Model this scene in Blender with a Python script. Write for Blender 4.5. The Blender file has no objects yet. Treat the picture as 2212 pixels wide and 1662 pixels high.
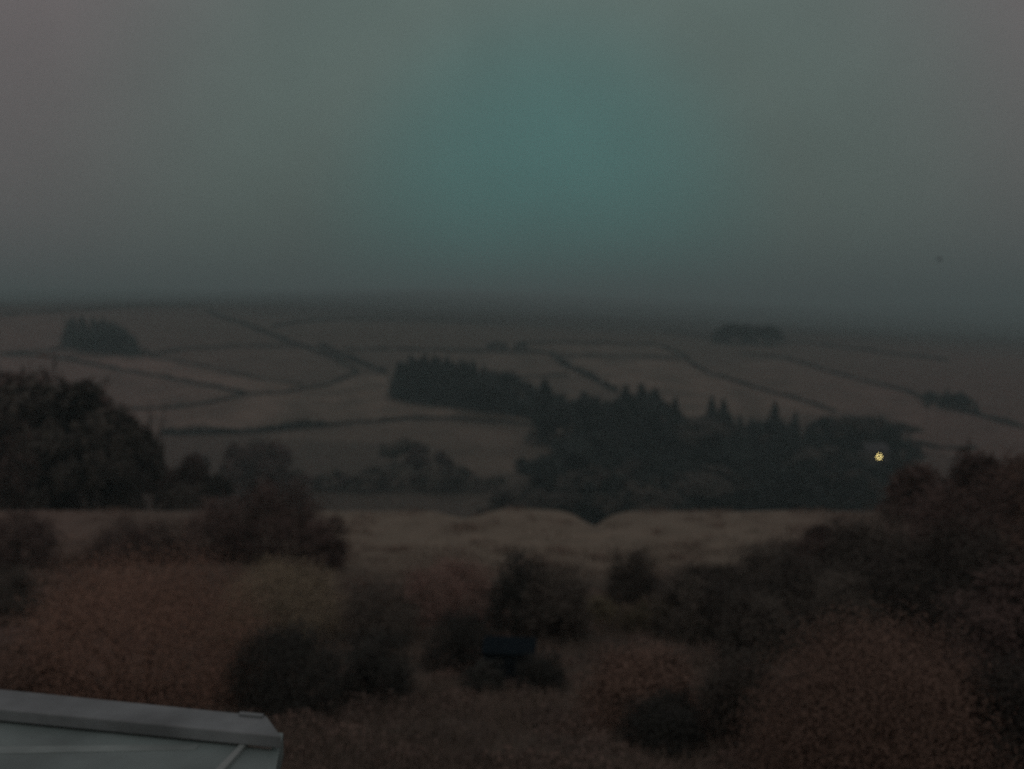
import bpy, math, random
import numpy as np
from mathutils import Vector

rng = np.random.default_rng(11)
random.seed(11)
scene = bpy.context.scene
col = scene.collection
R = math.radians

# ------------------------------------------------------------------ camera
PITCH = R(4.0)
FPX = 1834.0                       # focal length in the 2212 x 1662 frame used for pixel reading
cd = bpy.data.cameras.new("camera")
cd.sensor_width = 36.0
cd.lens = 36.0 * FPX / 2212.0
cd.clip_start = 0.05
cd.clip_end = 30000
cd.dof.use_dof = True
cd.dof.focus_distance = 4.0
cd.dof.aperture_fstop = 0.85
cam = bpy.data.objects.new("camera", cd)
col.objects.link(cam)
cam.location = (0, 0, 0)
cam.rotation_euler = (R(90) - PITCH, 0, 0)
scene.camera = cam

# ------------------------------------------------------------------ sky, sun, exposure
SUN_EL, SUN_ROT = R(6.0), R(180.0)
world = bpy.data.worlds.new("World")
scene.world = world
world.use_nodes = True
wn, wl = world.node_tree.nodes, world.node_tree.links
wn.clear()
w_out = wn.new("ShaderNodeOutputWorld")
w_bg = wn.new("ShaderNodeBackground")
wl.new(w_bg.outputs[0], w_out.inputs[0])
tc = wn.new("ShaderNodeTexCoord")
nrm = wn.new("ShaderNodeVectorMath"); nrm.operation = 'NORMALIZE'
wl.new(tc.outputs['Generated'], nrm.inputs[0])
sep = wn.new("ShaderNodeSeparateXYZ"); wl.new(nrm.outputs[0], sep.inputs[0])
# thick dusk cloud; the lens's teal-centre, grey-edge cast is put into its colour
dot = wn.new("ShaderNodeVectorMath"); dot.operation = 'DOT_PRODUCT'
flt = wn.new("ShaderNodeVectorMath"); flt.operation = 'MULTIPLY'; flt.inputs[1].default_value = (1, 1, 0.85)
fln = wn.new("ShaderNodeVectorMath"); fln.operation = 'NORMALIZE'
wl.new(nrm.outputs[0], flt.inputs[0]); wl.new(flt.outputs[0], fln.inputs[0])
wl.new(fln.outputs[0], dot.inputs[0])
gv = Vector((0.04, math.cos(R(1.5)), math.sin(R(1.5)))).normalized()
dot.inputs[1].default_value = gv
cr = wn.new("ShaderNodeValToRGB")
cr.color_ramp.interpolation = 'EASE'
e = cr.color_ramp.elements
e[0].position = 0.83; e[0].color = (0.158, 0.130, 0.134, 1)
e[1].position = 1.0;  e[1].color = (0.062, 0.192, 0.184, 1)
m = cr.color_ramp.elements.new(0.952); m.color = (0.110, 0.150, 0.137, 1)
wl.new(dot.outputs['Value'], cr.inputs[0])
nz = wn.new("ShaderNodeTexNoise"); nz.inputs['Scale'].default_value = 5.0
nz.inputs['Detail'].default_value = 5.0
wl.new(nrm.outputs[0], nz.inputs['Vector'])
mr = wn.new("ShaderNodeMapRange")
mr.inputs['From Min'].default_value = 0.3; mr.inputs['From Max'].default_value = 0.7
mr.inputs['To Min'].default_value = 0.90; mr.inputs['To Max'].default_value = 1.10
wl.new(nz.outputs['Fac'], mr.inputs['Value'])
zm = wn.new("ShaderNodeMath"); zm.operation = 'MAXIMUM'; zm.inputs[1].default_value = 0.0
wl.new(sep.outputs['Z'], zm.inputs[0])
zc = wn.new("ShaderNodeMath"); zc.operation = 'POWER'; zc.inputs[1].default_value = 2.0
wl.new(zm.outputs[0], zc.inputs[0])
el = wn.new("ShaderNodeMath"); el.operation = 'MULTIPLY_ADD'      # overcast: brighter towards the zenith
el.inputs[1].default_value = 1.25; el.inputs[2].default_value = 0.95
wl.new(zc.outputs[0], el.inputs[0])
mm = wn.new("ShaderNodeMath"); mm.operation = 'MULTIPLY'
wl.new(mr.outputs[0], mm.inputs[0]); wl.new(el.outputs[0], mm.inputs[1])
sc_ = wn.new("ShaderNodeVectorMath"); sc_.operation = 'SCALE'
wl.new(cr.outputs[0], sc_.inputs[0]); wl.new(mm.outputs[0], sc_.inputs['Scale'])
sky = wn.new("ShaderNodeTexSky"); sky.sky_type = 'NISHITA'
sky.sun_disc = False; sky.sun_elevation = SUN_EL; sky.sun_rotation = SUN_ROT
sky.air_density = 1.5; sky.dust_density = 3.0
sk2 = wn.new("ShaderNodeVectorMath"); sk2.operation = 'SCALE'; sk2.inputs['Scale'].default_value = 0.004
wl.new(sky.outputs[0], sk2.inputs[0])
add = wn.new("ShaderNodeVectorMath"); add.operation = 'ADD'
wl.new(sc_.outputs[0], add.inputs[0]); wl.new(sk2.outputs[0], add.inputs[1])
wl.new(add.outputs[0], w_bg.inputs['Color'])
w_bg.inputs['Strength'].default_value = 1.0

sl = bpy.data.lights.new("sun", 'SUN'); sl.energy = 0.21; sl.angle = R(60); sl.color = (1.0, 0.93, 0.86)
so = bpy.data.objects.new("sun", sl); col.objects.link(so)
so.rotation_euler = (R(35), 0, R(0)); so.location = (0, -20, 60)

vs = scene.view_settings
vs.view_transform = 'Standard'; vs.look = 'None'; vs.exposure = 0.0; vs.gamma = 1.0
vs.use_curve_mapping = False
scene.render.engine = 'CYCLES'
cy = scene.cycles
cy.use_denoising = False
cy.max_bounces = 5; cy.diffuse_bounces = 3; cy.volume_bounces = 1; cy.transparent_max_bounces = 8
cy.use_adaptive_sampling = False

# ------------------------------------------------------------------ terrain function (camera = origin, y forward)
PY = np.array([-60, 0, 6, 10, 25, 50, 74, 88, 110, 140, 200, 255, 320, 450, 600, 700, 900, 1200, 1600, 2000, 2500, 3300, 4300, 5200, 6500], float)
PZ = np.array([-5.6, -5.6, -5.7, -6.2, -10.2, -14.3, -17.1, -19.5, -26.5, -38, -57, -63, -57, -41, -20.0, -9, 1.5, 13, 26, 43, 66, 107, 156, 190, 180], float)
def pchip(xs, ys):
    h = np.diff(xs); d = np.diff(ys) / h
    m_ = np.zeros_like(ys)
    for i in range(1, len(xs) - 1):
        if d[i-1] * d[i] > 0:
            w1 = 2*h[i] + h[i-1]; w2 = h[i] + 2*h[i-1]
            m_[i] = (w1 + w2) / (w1 / d[i-1] + w2 / d[i])
    m_[0], m_[-1] = d[0], d[-1]
    def f(x):
        x = np.clip(np.asarray(x, float), xs[0], xs[-1])
        i = np.clip(np.searchsorted(xs, x) - 1, 0, len(xs) - 2)
        t = (x - xs[i]) / h[i]
        return ((2*t**3 - 3*t**2 + 1) * ys[i] + (t**3 - 2*t**2 + t) * h[i] * m_[i]
                + (-2*t**3 + 3*t**2) * ys[i+1] + (t**3 - t**2) * h[i] * m_[i+1])
    return f
prof = pchip(PY, PZ)
def sstep(a, b, x):
    t = np.clip((np.asarray(x, float) - a) / (b - a), 0, 1)
    return t*t*(3 - 2*t)
def wav(x, y, k, s):
    r_ = np.random.default_rng(s); o = 0
    for _ in range(6):
        a = r_.uniform(0, 2*math.pi); f = k * r_.uniform(0.6, 1.6)
        o = o + np.sin(f*(x*math.cos(a) + y*math.sin(a)) + r_.uniform(0, 6.28))
    return o / 6.0
def H(x, y):
    x = np.asarray(x, float); y = np.asarray(y, float)
    z = prof(y)
    z = z - 0.045 * np.clip(x, -380, 1600) * sstep(330, 760, y)
    near = sstep(20, 45, y) * (1 - sstep(150, 260, y))
    yb = sstep(62, 84, y)
    z = z - near * yb * (1.75*np.exp(-((x - 8.6)/1.9)**2) + 0.75*np.exp(-((x + 5.0)/2.4)**2) - 0.30*np.exp(-((x - 0.4)/2.6)**2))
    z = z + 0.35 * wav(x, y, 0.23, 3) * sstep(12, 30, y) * (1 - 0.7*yb*(1 - sstep(95, 140, y)))
    z = z + 3.0 * wav(x, y, 0.014, 5) * sstep(260, 420, y)
    z = z + 6.0 * wav(x, y, 0.004, 6) * sstep(800, 1800, y)
    return z
cp, sp = math.cos(PITCH), math.sin(PITCH)
def ray(px, py):
    u = (px - 1106) / FPX; v = (831 - py) / FPX
    return np.array([u, cp + v*sp, -sp + v*cp])
_ty = np.geomspace(4, 6400, 6000)
def hit(px, py, ymin=4):
    d = ray(px, py)
    t = _ty[_ty >= ymin] / d[1]
    x, y, z = d[0]*t, d[1]*t, d[2]*t
    g = H(x, y)
    b = np.nonzero(z <= g)[0]
    if len(b) == 0: return np.array([x[-1], y[-1], g[-1]])
    i = b[0]
    return np.array([x[i], y[i], g[i]])
def top_at(px, py, Y):
    """world x and z of the pixel at forward distance Y"""
    d = ray(px, py); t = Y / d[1]
    return d[0]*t, d[2]*t

# ------------------------------------------------------------------ object helpers
def tag(o, label=None, cat=None, group=None, kind=None):
    if label: o["label"] = label
    if cat: o["category"] = cat
    if group: o["group"] = group
    if kind: o["kind"] = kind
    return o
def link(name, me, parent=None, mat=None):
    o = bpy.data.objects.new(name, me); col.objects.link(o)
    if parent is not None: o.parent = parent
    if mat is not None and len(me.materials) == 0: me.materials.append(mat)
    return o
def empty(name, loc, label, cat, group=None, rz=0, sc=(1, 1, 1)):
    o = bpy.data.objects.new(name, None); col.objects.link(o)
    o.empty_display_size = 0.3
    o.location = loc; o.rotation_euler = (0, 0, rz); o.scale = sc
    return tag(o, label, cat, group)
def mesh_np(name, V, F, tint=None, attrs=None, smooth=False):
    """V (n,3); F (m,k) index array with k = 3 or 4"""
    me = bpy.data.meshes.new(name)
    V = np.ascontiguousarray(V, np.float32); F = np.ascontiguousarray(F, np.int32)
    m_, k = F.shape
    me.vertices.add(len(V)); me.vertices.foreach_set("co", V.ravel())
    me.loops.add(m_*k); me.loops.foreach_set("vertex_index", F.ravel())
    me.polygons.add(m_); me.polygons.foreach_set("loop_start", np.arange(0, m_*k, k, dtype=np.int32))
    if smooth: me.polygons.foreach_set("use_smooth", np.ones(m_, bool))
    attrs = dict(attrs or {})
    if tint is not None: attrs["tint"] = tint
    for an, av in attrs.items():
        a = me.attributes.new(an, 'FLOAT', 'POINT'); a.data.foreach_set("value", np.ascontiguousarray(av, np.float32))
    me.update(calc_edges=True); me.validate()
    return me
def leaf_mesh(name, P, N, size, tint, aspect=0.55, r=None):
    """one four-cornered leaf per point P with normal N"""
    r = r or rng
    n = len(P); size = np.broadcast_to(size, (n,))
    N = N / np.linalg.norm(N, axis=1, keepdims=True)
    a = r.normal(size=(n, 3)); T = np.cross(N, a); T /= np.linalg.norm(T, axis=1, keepdims=True)
    B = np.cross(N, T)
    L = T * size[:, None] * 0.5; W = B * (size*aspect)[:, None] * 0.5
    V = np.stack([P - L, P + W - 0.1*L, P + L, P - W - 0.1*L], 1).reshape(-1, 3)
    F = np.arange(n*4).reshape(n, 4)
    return mesh_np(name, V, F, np.repeat(tint, 4))
def tube_arrays(segs, sides=5):
    """segs: list of (p0, p1, r0, r1) -> V, F of open tapered tubes"""
    Vs, Fs, o = [], [], 0
    ang = np.arange(sides) * 2*math.pi / sides
    for p0, p1, r0, r1 in segs:
        p0 = np.asarray(p0, float); p1 = np.asarray(p1, float)
        d = p1 - p0; L = np.linalg.norm(d)
        if L < 1e-6: continue
        d /= L
        a = np.cross(d, [0, 0, 1.0] if abs(d[2]) < 0.9 else [1.0, 0, 0]); a /= np.linalg.norm(a); b = np.cross(d, a)
        ring = np.cos(ang)[:, None]*a + np.sin(ang)[:, None]*b
        Vs += [p0 + ring*r0, p1 + ring*r1]
        for i in range(sides):
            j = (i+1) % sides
            Fs.append((o+i, o+j, o+sides+j, o+sides+i))
        o += 2*sides
    return np.vstack(Vs), np.array(Fs)
def tube_mesh(name, segs, sides=5):
    V, F = tube_arrays(segs, sides)
    return mesh_np(name, V, F, smooth=True)
def box_bm(name, lo, hi, bevel=0.0):
    import bmesh
    bm = bmesh.new(); bmesh.ops.create_cube(bm, size=1.0)
    lo = Vector(lo); hi = Vector(hi)
    for v in bm.verts: v.co = Vector(((v.co.x+.5)*(hi.x-lo.x)+lo.x, (v.co.y+.5)*(hi.y-lo.y)+lo.y, (v.co.z+.5)*(hi.z-lo.z)+lo.z))
    if bevel: bmesh.ops.bevel(bm, geom=bm.edges[:], offset=bevel, segments=2, affect='EDGES', profile=0.5)
    me = bpy.data.meshes.new(name); bm.to_mesh(me); bm.free()
    return me
def prism(name, poly, z0, z1, bevel=0.0):
    """vertical prism over a plan polygon; z0, z1 may be lists per corner"""
    import bmesh
    n = len(poly)
    z0 = z0 if hasattr(z0, '__len__') else [z0]*n
    z1 = z1 if hasattr(z1, '__len__') else [z1]*n
    bm = bmesh.new()
    b = [bm.verts.new((p[0], p[1], z)) for p, z in zip(poly, z0)]
    t = [bm.verts.new((p[0], p[1], z)) for p, z in zip(poly, z1)]
    bm.faces.new(b[::-1]); bm.faces.new(t)
    for i in range(n): bm.faces.new((b[i], b[(i+1) % n], t[(i+1) % n], t[i]))
    bmesh.ops.recalc_face_normals(bm, faces=bm.faces[:])
    if bevel: bmesh.ops.bevel(bm, geom=bm.edges[:], offset=bevel, segments=2, affect='EDGES', profile=0.5)
    me = bpy.data.meshes.new(name); bm.to_mesh(me); bm.free()
    return me

# ------------------------------------------------------------------ materials
def new_mat(name):
    m_ = bpy.data.materials.new(name); m_.use_nodes = True
    nt = m_.node_tree; b = nt.nodes["Principled BSDF"]
    return m_, nt, b
def leaf_mat(name, c0, c1, rough=0.8):
    m_, nt, b = new_mat(name)
    at = nt.nodes.new("ShaderNodeAttribute"); at.attribute_name = "tint"
    oi = nt.nodes.new("ShaderNodeObjectInfo")
    mx = nt.nodes.new("ShaderNodeMix"); mx.data_type = 'RGBA'
    mx.inputs['A'].default_value = (*c0, 1); mx.inputs['B'].default_value = (*c1, 1)
    nt.links.new(at.outputs['Fac'], mx.inputs['Factor'])
    hs = nt.nodes.new("ShaderNodeHueSaturation")
    mp = nt.nodes.new("ShaderNodeMapRange"); mp.inputs['To Min'].default_value = 0.65; mp.inputs['To Max'].default_value = 1.35
    nt.links.new(oi.outputs['Random'], mp.inputs['Value']); nt.links.new(mp.outputs[0], hs.inputs['Value'])
    nt.links.new(mx.outputs['Result'], hs.inputs['Color']); nt.links.new(hs.outputs[0], b.inputs['Base Color'])
    b.inputs['Roughness'].default_value = rough; b.inputs['Specular IOR Level'].default_value = 0.15
    return m_
def plain_mat(name, c, rough=0.7, var=0.2, scale=8.0, spec=0.3, bump=0.0):
    m_, nt, b = new_mat(name)
    tcn = nt.nodes.new("ShaderNodeTexCoord")
    n = nt.nodes.new("ShaderNodeTexNoise"); n.inputs['Scale'].default_value = scale; n.inputs['Detail'].default_value = 6
    nt.links.new(tcn.outputs['Object'], n.inputs['Vector'])
    r_ = nt.nodes.new("ShaderNodeMapRange"); r_.inputs['From Min'].default_value = .3; r_.inputs['From Max'].default_value = .7
    r_.inputs['To Min'].default_value = 1 - var; r_.inputs['To Max'].default_value = 1 + var
    nt.links.new(n.outputs['Fac'], r_.inputs['Value'])
    v = nt.nodes.new("ShaderNodeVectorMath"); v.operation = 'SCALE'; v.inputs[0].default_value = c
    nt.links.new(r_.outputs[0], v.inputs['Scale']); nt.links.new(v.outputs[0], b.inputs['Base Color'])
    b.inputs['Roughness'].default_value = rough; b.inputs['Specular IOR Level'].default_value = spec
    if bump:
        bp = nt.nodes.new("ShaderNodeBump"); bp.inputs['Strength'].default_value = bump; bp.inputs['Distance'].default_value = 0.02
        nt.links.new(n.outputs['Fac'], bp.inputs['Height']); nt.links.new(bp.outputs[0], b.inputs['Normal'])
    return m_
M = {}
M['bark'] = plain_mat("bark", (0.045, 0.037, 0.030), 0.9, 0.3, 3)
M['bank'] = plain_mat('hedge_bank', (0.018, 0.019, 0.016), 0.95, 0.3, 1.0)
M['conifer'] = leaf_mat("conifer_needles", (0.013, 0.020, 0.018), (0.030, 0.039, 0.035))
M['hedge'] = leaf_mat("hedge_leaves", (0.014, 0.018, 0.014), (0.028, 0.031, 0.025))
M['bare'] = leaf_mat("bare_twigs", (0.070, 0.053, 0.046), (0.110, 0.082, 0.070))
M['dusky'] = leaf_mat("dull_leaves", (0.068, 0.064, 0.053), (0.108, 0.098, 0.080))
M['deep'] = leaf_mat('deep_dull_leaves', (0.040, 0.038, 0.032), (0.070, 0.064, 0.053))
M['russet'] = leaf_mat("russet_leaves", (0.245, 0.158, 0.117), (0.345, 0.222, 0.162))
M['plum'] = leaf_mat("plum_leaves", (0.112, 0.079, 0.061), (0.166, 0.116, 0.088))
M['rose'] = leaf_mat("rosy_leaves", (0.140, 0.098, 0.080), (0.205, 0.138, 0.114))
M['olive'] = leaf_mat("olive_leaves", (0.245, 0.215, 0.150), (0.350, 0.302, 0.205))
M['evergreen'] = leaf_mat("evergreen_leaves", (0.026, 0.030, 0.026), (0.050, 0.052, 0.044), 0.7)
M['yellow'] = leaf_mat("yellowing_leaves", (0.095, 0.088, 0.060), (0.200, 0.178, 0.110))
M['tan'] = leaf_mat("dead_bracken", (0.135, 0.102, 0.080), (0.215, 0.160, 0.124))
M['grass'] = leaf_mat("rough_grass", (0.125, 0.105, 0.084), (0.205, 0.170, 0.136))

# ------------------------------------------------------------------ ground
PASTURE = [  # (display polygon, paleness)
 ([(120,764),(230,762),(320,772),(420,790),(520,812),(655,833),(600,850),(531,851),(431,829),(345,813),(241,796),(148,776)], 1.0),
 ([(0,772),(148,780),(241,800),(345,817),(431,833),(528,853),(466,870),(379,882),(286,885),(180,850),(0,840)], 0.62),
 ([(250,890),(380,885),(466,873),(531,855),(604,853),(672,841),(724,828),(775,812),(832,812),(850,862),(915,876),(1019,884),(1130,900),(1209,922),(1088,910),(984,902),(881,902),(777,909),(674,920),(517,932),(379,935),(290,930)], 0.98),
 ([(560,945),(741,925),(881,912),(984,912),(1088,918),(1209,930),(1218,985),(1150,1015),(1040,1030),(960,985),(860,960),(700,950),(640,950)], 0.55),
 ([(1230,800),(1240,775),(1364,778),(1470,780),(1504,797),(1608,835),(1677,855),(1795,892),(1660,900),(1540,900),(1440,900),(1340,850)], 0.85),
 ([(1512,795),(1690,778),(1746,793),(1815,814),(1987,862),(2060,885),(2110,965),(1995,965),(1930,900),(1801,886),(1677,850),(1560,812)], 0.55),
 ([(860,762),(1105,765),(1189,770),(1226,797),(1320,842),(1200,870),(1130,850)], 0.5),
 ([(1130,745),(1400,748),(1470,762),(1364,768),(1209,766)], 0.5),
 ([(1995,880),(2060,890),(2212,930),(2212,1000),(1990,975)], 0.35),
 ([(380,765),(640,750),(700,775),(760,808),(670,832),(520,806)], 0.35),
 ([(0,690),(130,680),(135,755),(0,760)], 0.45),
]
# ground rows: dense near, geometric far; columns fan out from behind the camera
rows = np.concatenate([np.linspace(-55, 4, 12), np.geomspace(4.6, 60, 170), np.linspace(60.6, 130, 120), np.geomspace(131, 260, 60),
                       np.geomspace(262, 1000, 190), np.geomspace(1010, 6450, 60)])
cols = np.concatenate([np.linspace(-1.25, -0.72, 24), np.linspace(-0.71, 0.71, 420), np.linspace(0.72, 1.25, 24)])
GX = cols[None, :] * (np.maximum(rows, 0)[:, None] + 12 + 40*(rows < 0)[:, None]*0)
GY = np.repeat(rows[:, None], len(cols), 1)
GZ = H(GX, GY)
# tussocks underfoot
GZ = GZ + 0.10 * wav(GX, GY, 2.2, 21) * (1 - sstep(40, 110, GY)) + 0.16 * wav(GX, GY, 0.9, 22) * (1 - sstep(90, 200, GY)) * sstep(5, 12, GY)
def in_poly(X, Y, P):
    c = np.zeros(X.shape, bool); n = len(P)
    for i in range(n):
        x1, y1 = P[i]; x2, y2 = P[(i+1) % n]
        k = (y1 > Y) != (y2 > Y)
        xi = (x2-x1)*(Y-y1)/((y2-y1) + 1e-12) + x1
        c ^= k & (X < xi)
    return c
field = np.zeros_like(GX)
field += 0.20 * sstep(330, 420, GY) * (1 - sstep(900, 1300, GY))
for poly, val in PASTURE:
    W_ = [tuple(hit(px, py, 200)[:2]) for px, py in poly]
    field[in_poly(GX, GY, W_)] = val
# the near field under the brow is pale rough pasture, broken by rushes
nearf = sstep(40, 58, GY + 9*wav(GX, GY, 0.12, 31)) * (1 - sstep(118, 140, GY)) * (1 - 0.75*sstep(0.22, 0.36, np.abs(GX/np.maximum(GY, 1) - 0.04)))
field = np.where(GY < 200, 1.5*nearf, field)
side_cast = np.clip(sstep(0.18, 0.62, np.abs(GX/np.maximum(GY, 6))) + 0.25*wav(GX, GY, 0.02, 33), 0, 1)  # reddish lens cast at both sides, painted into the ground by view angle
nr, nc = GX.shape
idx = np.arange(nr*nc).reshape(nr, nc)
F = np.stack([idx[:-1, :-1], idx[:-1, 1:], idx[1:, 1:], idx[1:, :-1]], -1).reshape(-1, 4)
gme = mesh_np("ground", np.stack([GX, GY, GZ], -1).reshape(-1, 3), F, attrs={"field": field.ravel(), "bracken": side_cast.ravel(), "straw": (nearf*(GY < 200)).ravel(), "heather": (sstep(620, 1000, GY + 120*wav(GX, GY, 0.006, 44))*(1 - 0.6*np.clip(field*1.4, 0, 1))).ravel()}, smooth=True)

gm, nt, b = new_mat("moor_and_pasture")
L = nt.links.new
geo = nt.nodes.new("ShaderNodeNewGeometry")
def noise(scale, detail, rough=0.55):
    n = nt.nodes.new("ShaderNodeTexNoise"); n.inputs['Scale'].default_value = scale
    n.inputs['Detail'].default_value = detail; n.inputs['Roughness'].default_value = rough
    L(geo.outputs['Position'], n.inputs['Vector']); return n
def ramp(src, *stops):
    r_ = nt.nodes.new("ShaderNodeValToRGB"); el_ = r_.color_ramp.elements
    el_[0].position, el_[0].color = stops[0][0], (*stops[0][1], 1)
    el_[1].position, el_[1].color = stops[-1][0], (*stops[-1][1], 1)
    for p, c in stops[1:-1]: el_.new(p).color = (*c, 1)
    L(src, r_.inputs[0]); return r_
def mixc(fac, a, b_):
    x = nt.nodes.new("ShaderNodeMix"); x.data_type = 'RGBA'
    L(fac, x.inputs['Factor']); L(a, x.inputs['A']); L(b_, x.inputs['B']); return x.outputs['Result']
n_big, n_mid, n_fine = noise(0.05, 5), noise(0.45, 6, 0.65), noise(4.0, 6, 0.7)
moor = ramp(n_mid.outputs['Fac'], (0.30, (0.044, 0.041, 0.034)), (0.52, (0.078, 0.069, 0.055)), (0.72, (0.120, 0.102, 0.082)))
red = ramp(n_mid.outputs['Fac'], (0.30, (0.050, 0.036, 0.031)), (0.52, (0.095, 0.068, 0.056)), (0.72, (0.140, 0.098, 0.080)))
past = ramp(n_big.outputs['Fac'], (0.34, (0.098, 0.086, 0.066)), (0.64, (0.185, 0.154, 0.120)))
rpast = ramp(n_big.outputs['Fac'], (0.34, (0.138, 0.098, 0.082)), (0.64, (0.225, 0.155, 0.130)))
a_f = nt.nodes.new("ShaderNodeAttribute"); a_f.attribute_name = "field"
a_b = nt.nodes.new("ShaderNodeAttribute"); a_b.attribute_name = "bracken"  # painted side cast of the lens, not a plant cover
# break up the field edges a little
fe = nt.nodes.new("ShaderNodeMath"); fe.operation = 'MULTIPLY_ADD'; fe.inputs[1].default_value = 0.8; fe.inputs[2].default_value = -0.40
L(n_mid.outputs['Fac'], fe.inputs[0])
fa = nt.nodes.new("ShaderNodeMath"); fa.operation = 'ADD'; fa.use_clamp = True
L(a_f.outputs['Fac'], fa.inputs[0]); L(fe.outputs[0], fa.inputs[1])
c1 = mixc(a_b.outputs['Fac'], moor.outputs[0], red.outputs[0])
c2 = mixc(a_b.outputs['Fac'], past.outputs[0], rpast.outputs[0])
c3 = mixc(fa.outputs[0], c1, c2)
a_h = nt.nodes.new("ShaderNodeAttribute"); a_h.attribute_name = "heather"
hea = ramp(n_big.outputs['Fac'], (0.32, (0.022, 0.020, 0.018)), (0.68, (0.048, 0.042, 0.036)))
c3 = mixc(a_h.outputs['Fac'], c3, hea.outputs[0])
a_s = nt.nodes.new("ShaderNodeAttribute"); a_s.attribute_name = "straw"
stw = ramp(n_mid.outputs['Fac'], (0.30, (0.120, 0.106, 0.080)), (0.52, (0.185, 0.164, 0.126)), (0.72, (0.225, 0.196, 0.150)))
c3 = mixc(a_s.outputs['Fac'], c3, stw.outputs[0])
fm = nt.nodes.new("ShaderNodeMapRange"); fm.inputs['From Min'].default_value = .3; fm.inputs['From Max'].default_value = .7
fm.inputs['To Min'].default_value = 0.7; fm.inputs['To Max'].default_value = 1.3
L(n_fine.outputs['Fac'], fm.inputs['Value'])
sc3 = nt.nodes.new("ShaderNodeVectorMath"); sc3.operation = 'SCALE'; L(c3, sc3.inputs[0]); L(fm.outputs[0], sc3.inputs['Scale'])
L(sc3.outputs[0], b.inputs['Base Color'])
b.inputs['Roughness'].default_value = 0.95; b.inputs['Specular IOR Level'].default_value = 0.1
bp = nt.nodes.new("ShaderNodeBump"); bp.inputs['Strength'].default_value = 0.6; bp.inputs['Distance'].default_value = 0.25
L(n_mid.outputs['Fac'], bp.inputs['Height']); L(bp.outputs[0], b.inputs['Normal'])
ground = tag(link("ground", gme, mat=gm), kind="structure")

# ------------------------------------------------------------------ tree prototypes (unit height, base at origin)
def conifer_meshes(i):
    r = np.random.default_rng(100 + i)
    slim = [0.20, 0.27, 0.31, 0.24][i]
    n = 950
    t = r.uniform(0.07, 1.0, n)**0.85
    lev = np.floor(t*15)
    jag = 0.72 + 0.5*np.random.default_rng(7+i).random(20)[lev.astype(int)]
    Rm = slim * np.clip(1.03 - t, 0.02, 1)**0.78 * jag
    a = r.uniform(0, 2*math.pi, n)
    Rm = Rm * (0.85 + 0.3*np.sin(3*a + lev))
    rr = Rm * np.sqrt(r.uniform(0.15, 1, n))
    P = np.stack([rr*np.cos(a), rr*np.sin(a), t - 0.22*rr], 1)
    N = np.stack([np.cos(a)*0.55, np.sin(a)*0.55, np.full(n, 0.8)], 1) + r.normal(0, 0.3, (n, 3))
    crown = leaf_mesh("crown", P, N, r.uniform(0.05, 0.10, n)*(1.15 - 0.6*t), np.clip(rr/np.maximum(Rm, 1e-3), 0, 1)*0.4 + 0.6*r.random(n), 0.6, r)
    segs = [((0, 0, -0.06), (0, 0, 0.5), 0.016, 0.010), ((0, 0, 0.5), (0.004, 0, 0.99), 0.010, 0.002)]
    for k in range(16):
        z = 0.12 + 0.045*k; an = k*2.4; q = slim*(1 - z)*0.8
        segs.append(((0, 0, z), (q*math.cos(an), q*math.sin(an), z - 0.03), 0.004, 0.001))
    trunk = tube_mesh("trunk", segs, 5)
    crown.materials.append(M['conifer']); trunk.materials.append(M['bark'])
    return crown, trunk
CONI = [conifer_meshes(i) for i in range(4)]

def limb_tree(seed, spread=0.42, n_leaf=3800, leaf=0.022, depth=5, low=0.16, twig=False, flat=0.75, drop=0.0):
    r = np.random.default_rng(seed)
    segs, tips = [], []
    def grow(p, d, L_, rad, k):
        q = p + d*L_
        segs.append((p, q, rad, rad*0.68))
        if k >= 2: tips.append((q, L_))
        if k >= depth: return
        for c in range(3 if k < 2 else 2 + (r.random() < 0.4)):
            a = r.normal(size=3); a[2] = a[2]*0.5 + (0.25 - drop); a -= d*np.dot(a, d)*0.6
            nd = d*0.75 + a/np.linalg.norm(a)*spread*1.5; nd /= np.linalg.norm(nd)
            grow(q - d*L_*0.25*r.random(), nd, L_*r.uniform(0.66, 0.86), rad*0.62, k + 1)
    grow(np.array([0, 0, -0.04]), np.array([0.02, 0.01, 1.0]), low + 0.1, 0.024, 0)
    T = np.array([t[0] for t in tips]); TL = np.array([t[1] for t in tips])
    hgt = T[:, 2].max() + 0.03
    k = r.integers(0, len(T), n_leaf)
    P = T[k] + r.normal(0, 1, (n_leaf, 3))*TL[k][:, None]*0.42
    P = P[P[:, 2] > low*0.5]; n = len(P)
    c = P.mean(0); N = (P - c); N[:, 2] += 0.25; N += r.normal(0, 0.25, (n, 3))
    s = 1.0/hgt
    if twig: me = leaf_mesh("crown", P*s, r.normal(size=(n, 3)), r.uniform(0.7, 1.6, n)*leaf*2.2*s, r.random(n), 0.16, r)
    else: me = leaf_mesh("crown", P*s, N, r.uniform(0.6, 1.4, n)*leaf*s, r.random(n), 0.7, r)
    tr = tube_mesh("trunk", [(a*s, b_*s, r0*s, r1*s) for a, b_, r0, r1 in segs], 5)
    tr.materials.append(M['bark'])
    return me, tr
def with_mat(pair, m_):
    c = pair[0].copy(); c.materials.clear(); c.materials.append(M[m_]); return c, pair[1]
BROAD = [limb_tree(s, 0.45, 4200, 0.055) for s in (5, 6, 8)]
TWIGGY = [limb_tree(s, 0.50, 6500, 0.040, twig=True) for s in (15, 16, 18)]
BUSHY = [limb_tree(s, 0.55, 9000, 0.030, low=0.06) for s in (25, 27)]
BARE = limb_tree(41, 0.34, 500, 0.03, depth=6, twig=True)

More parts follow.
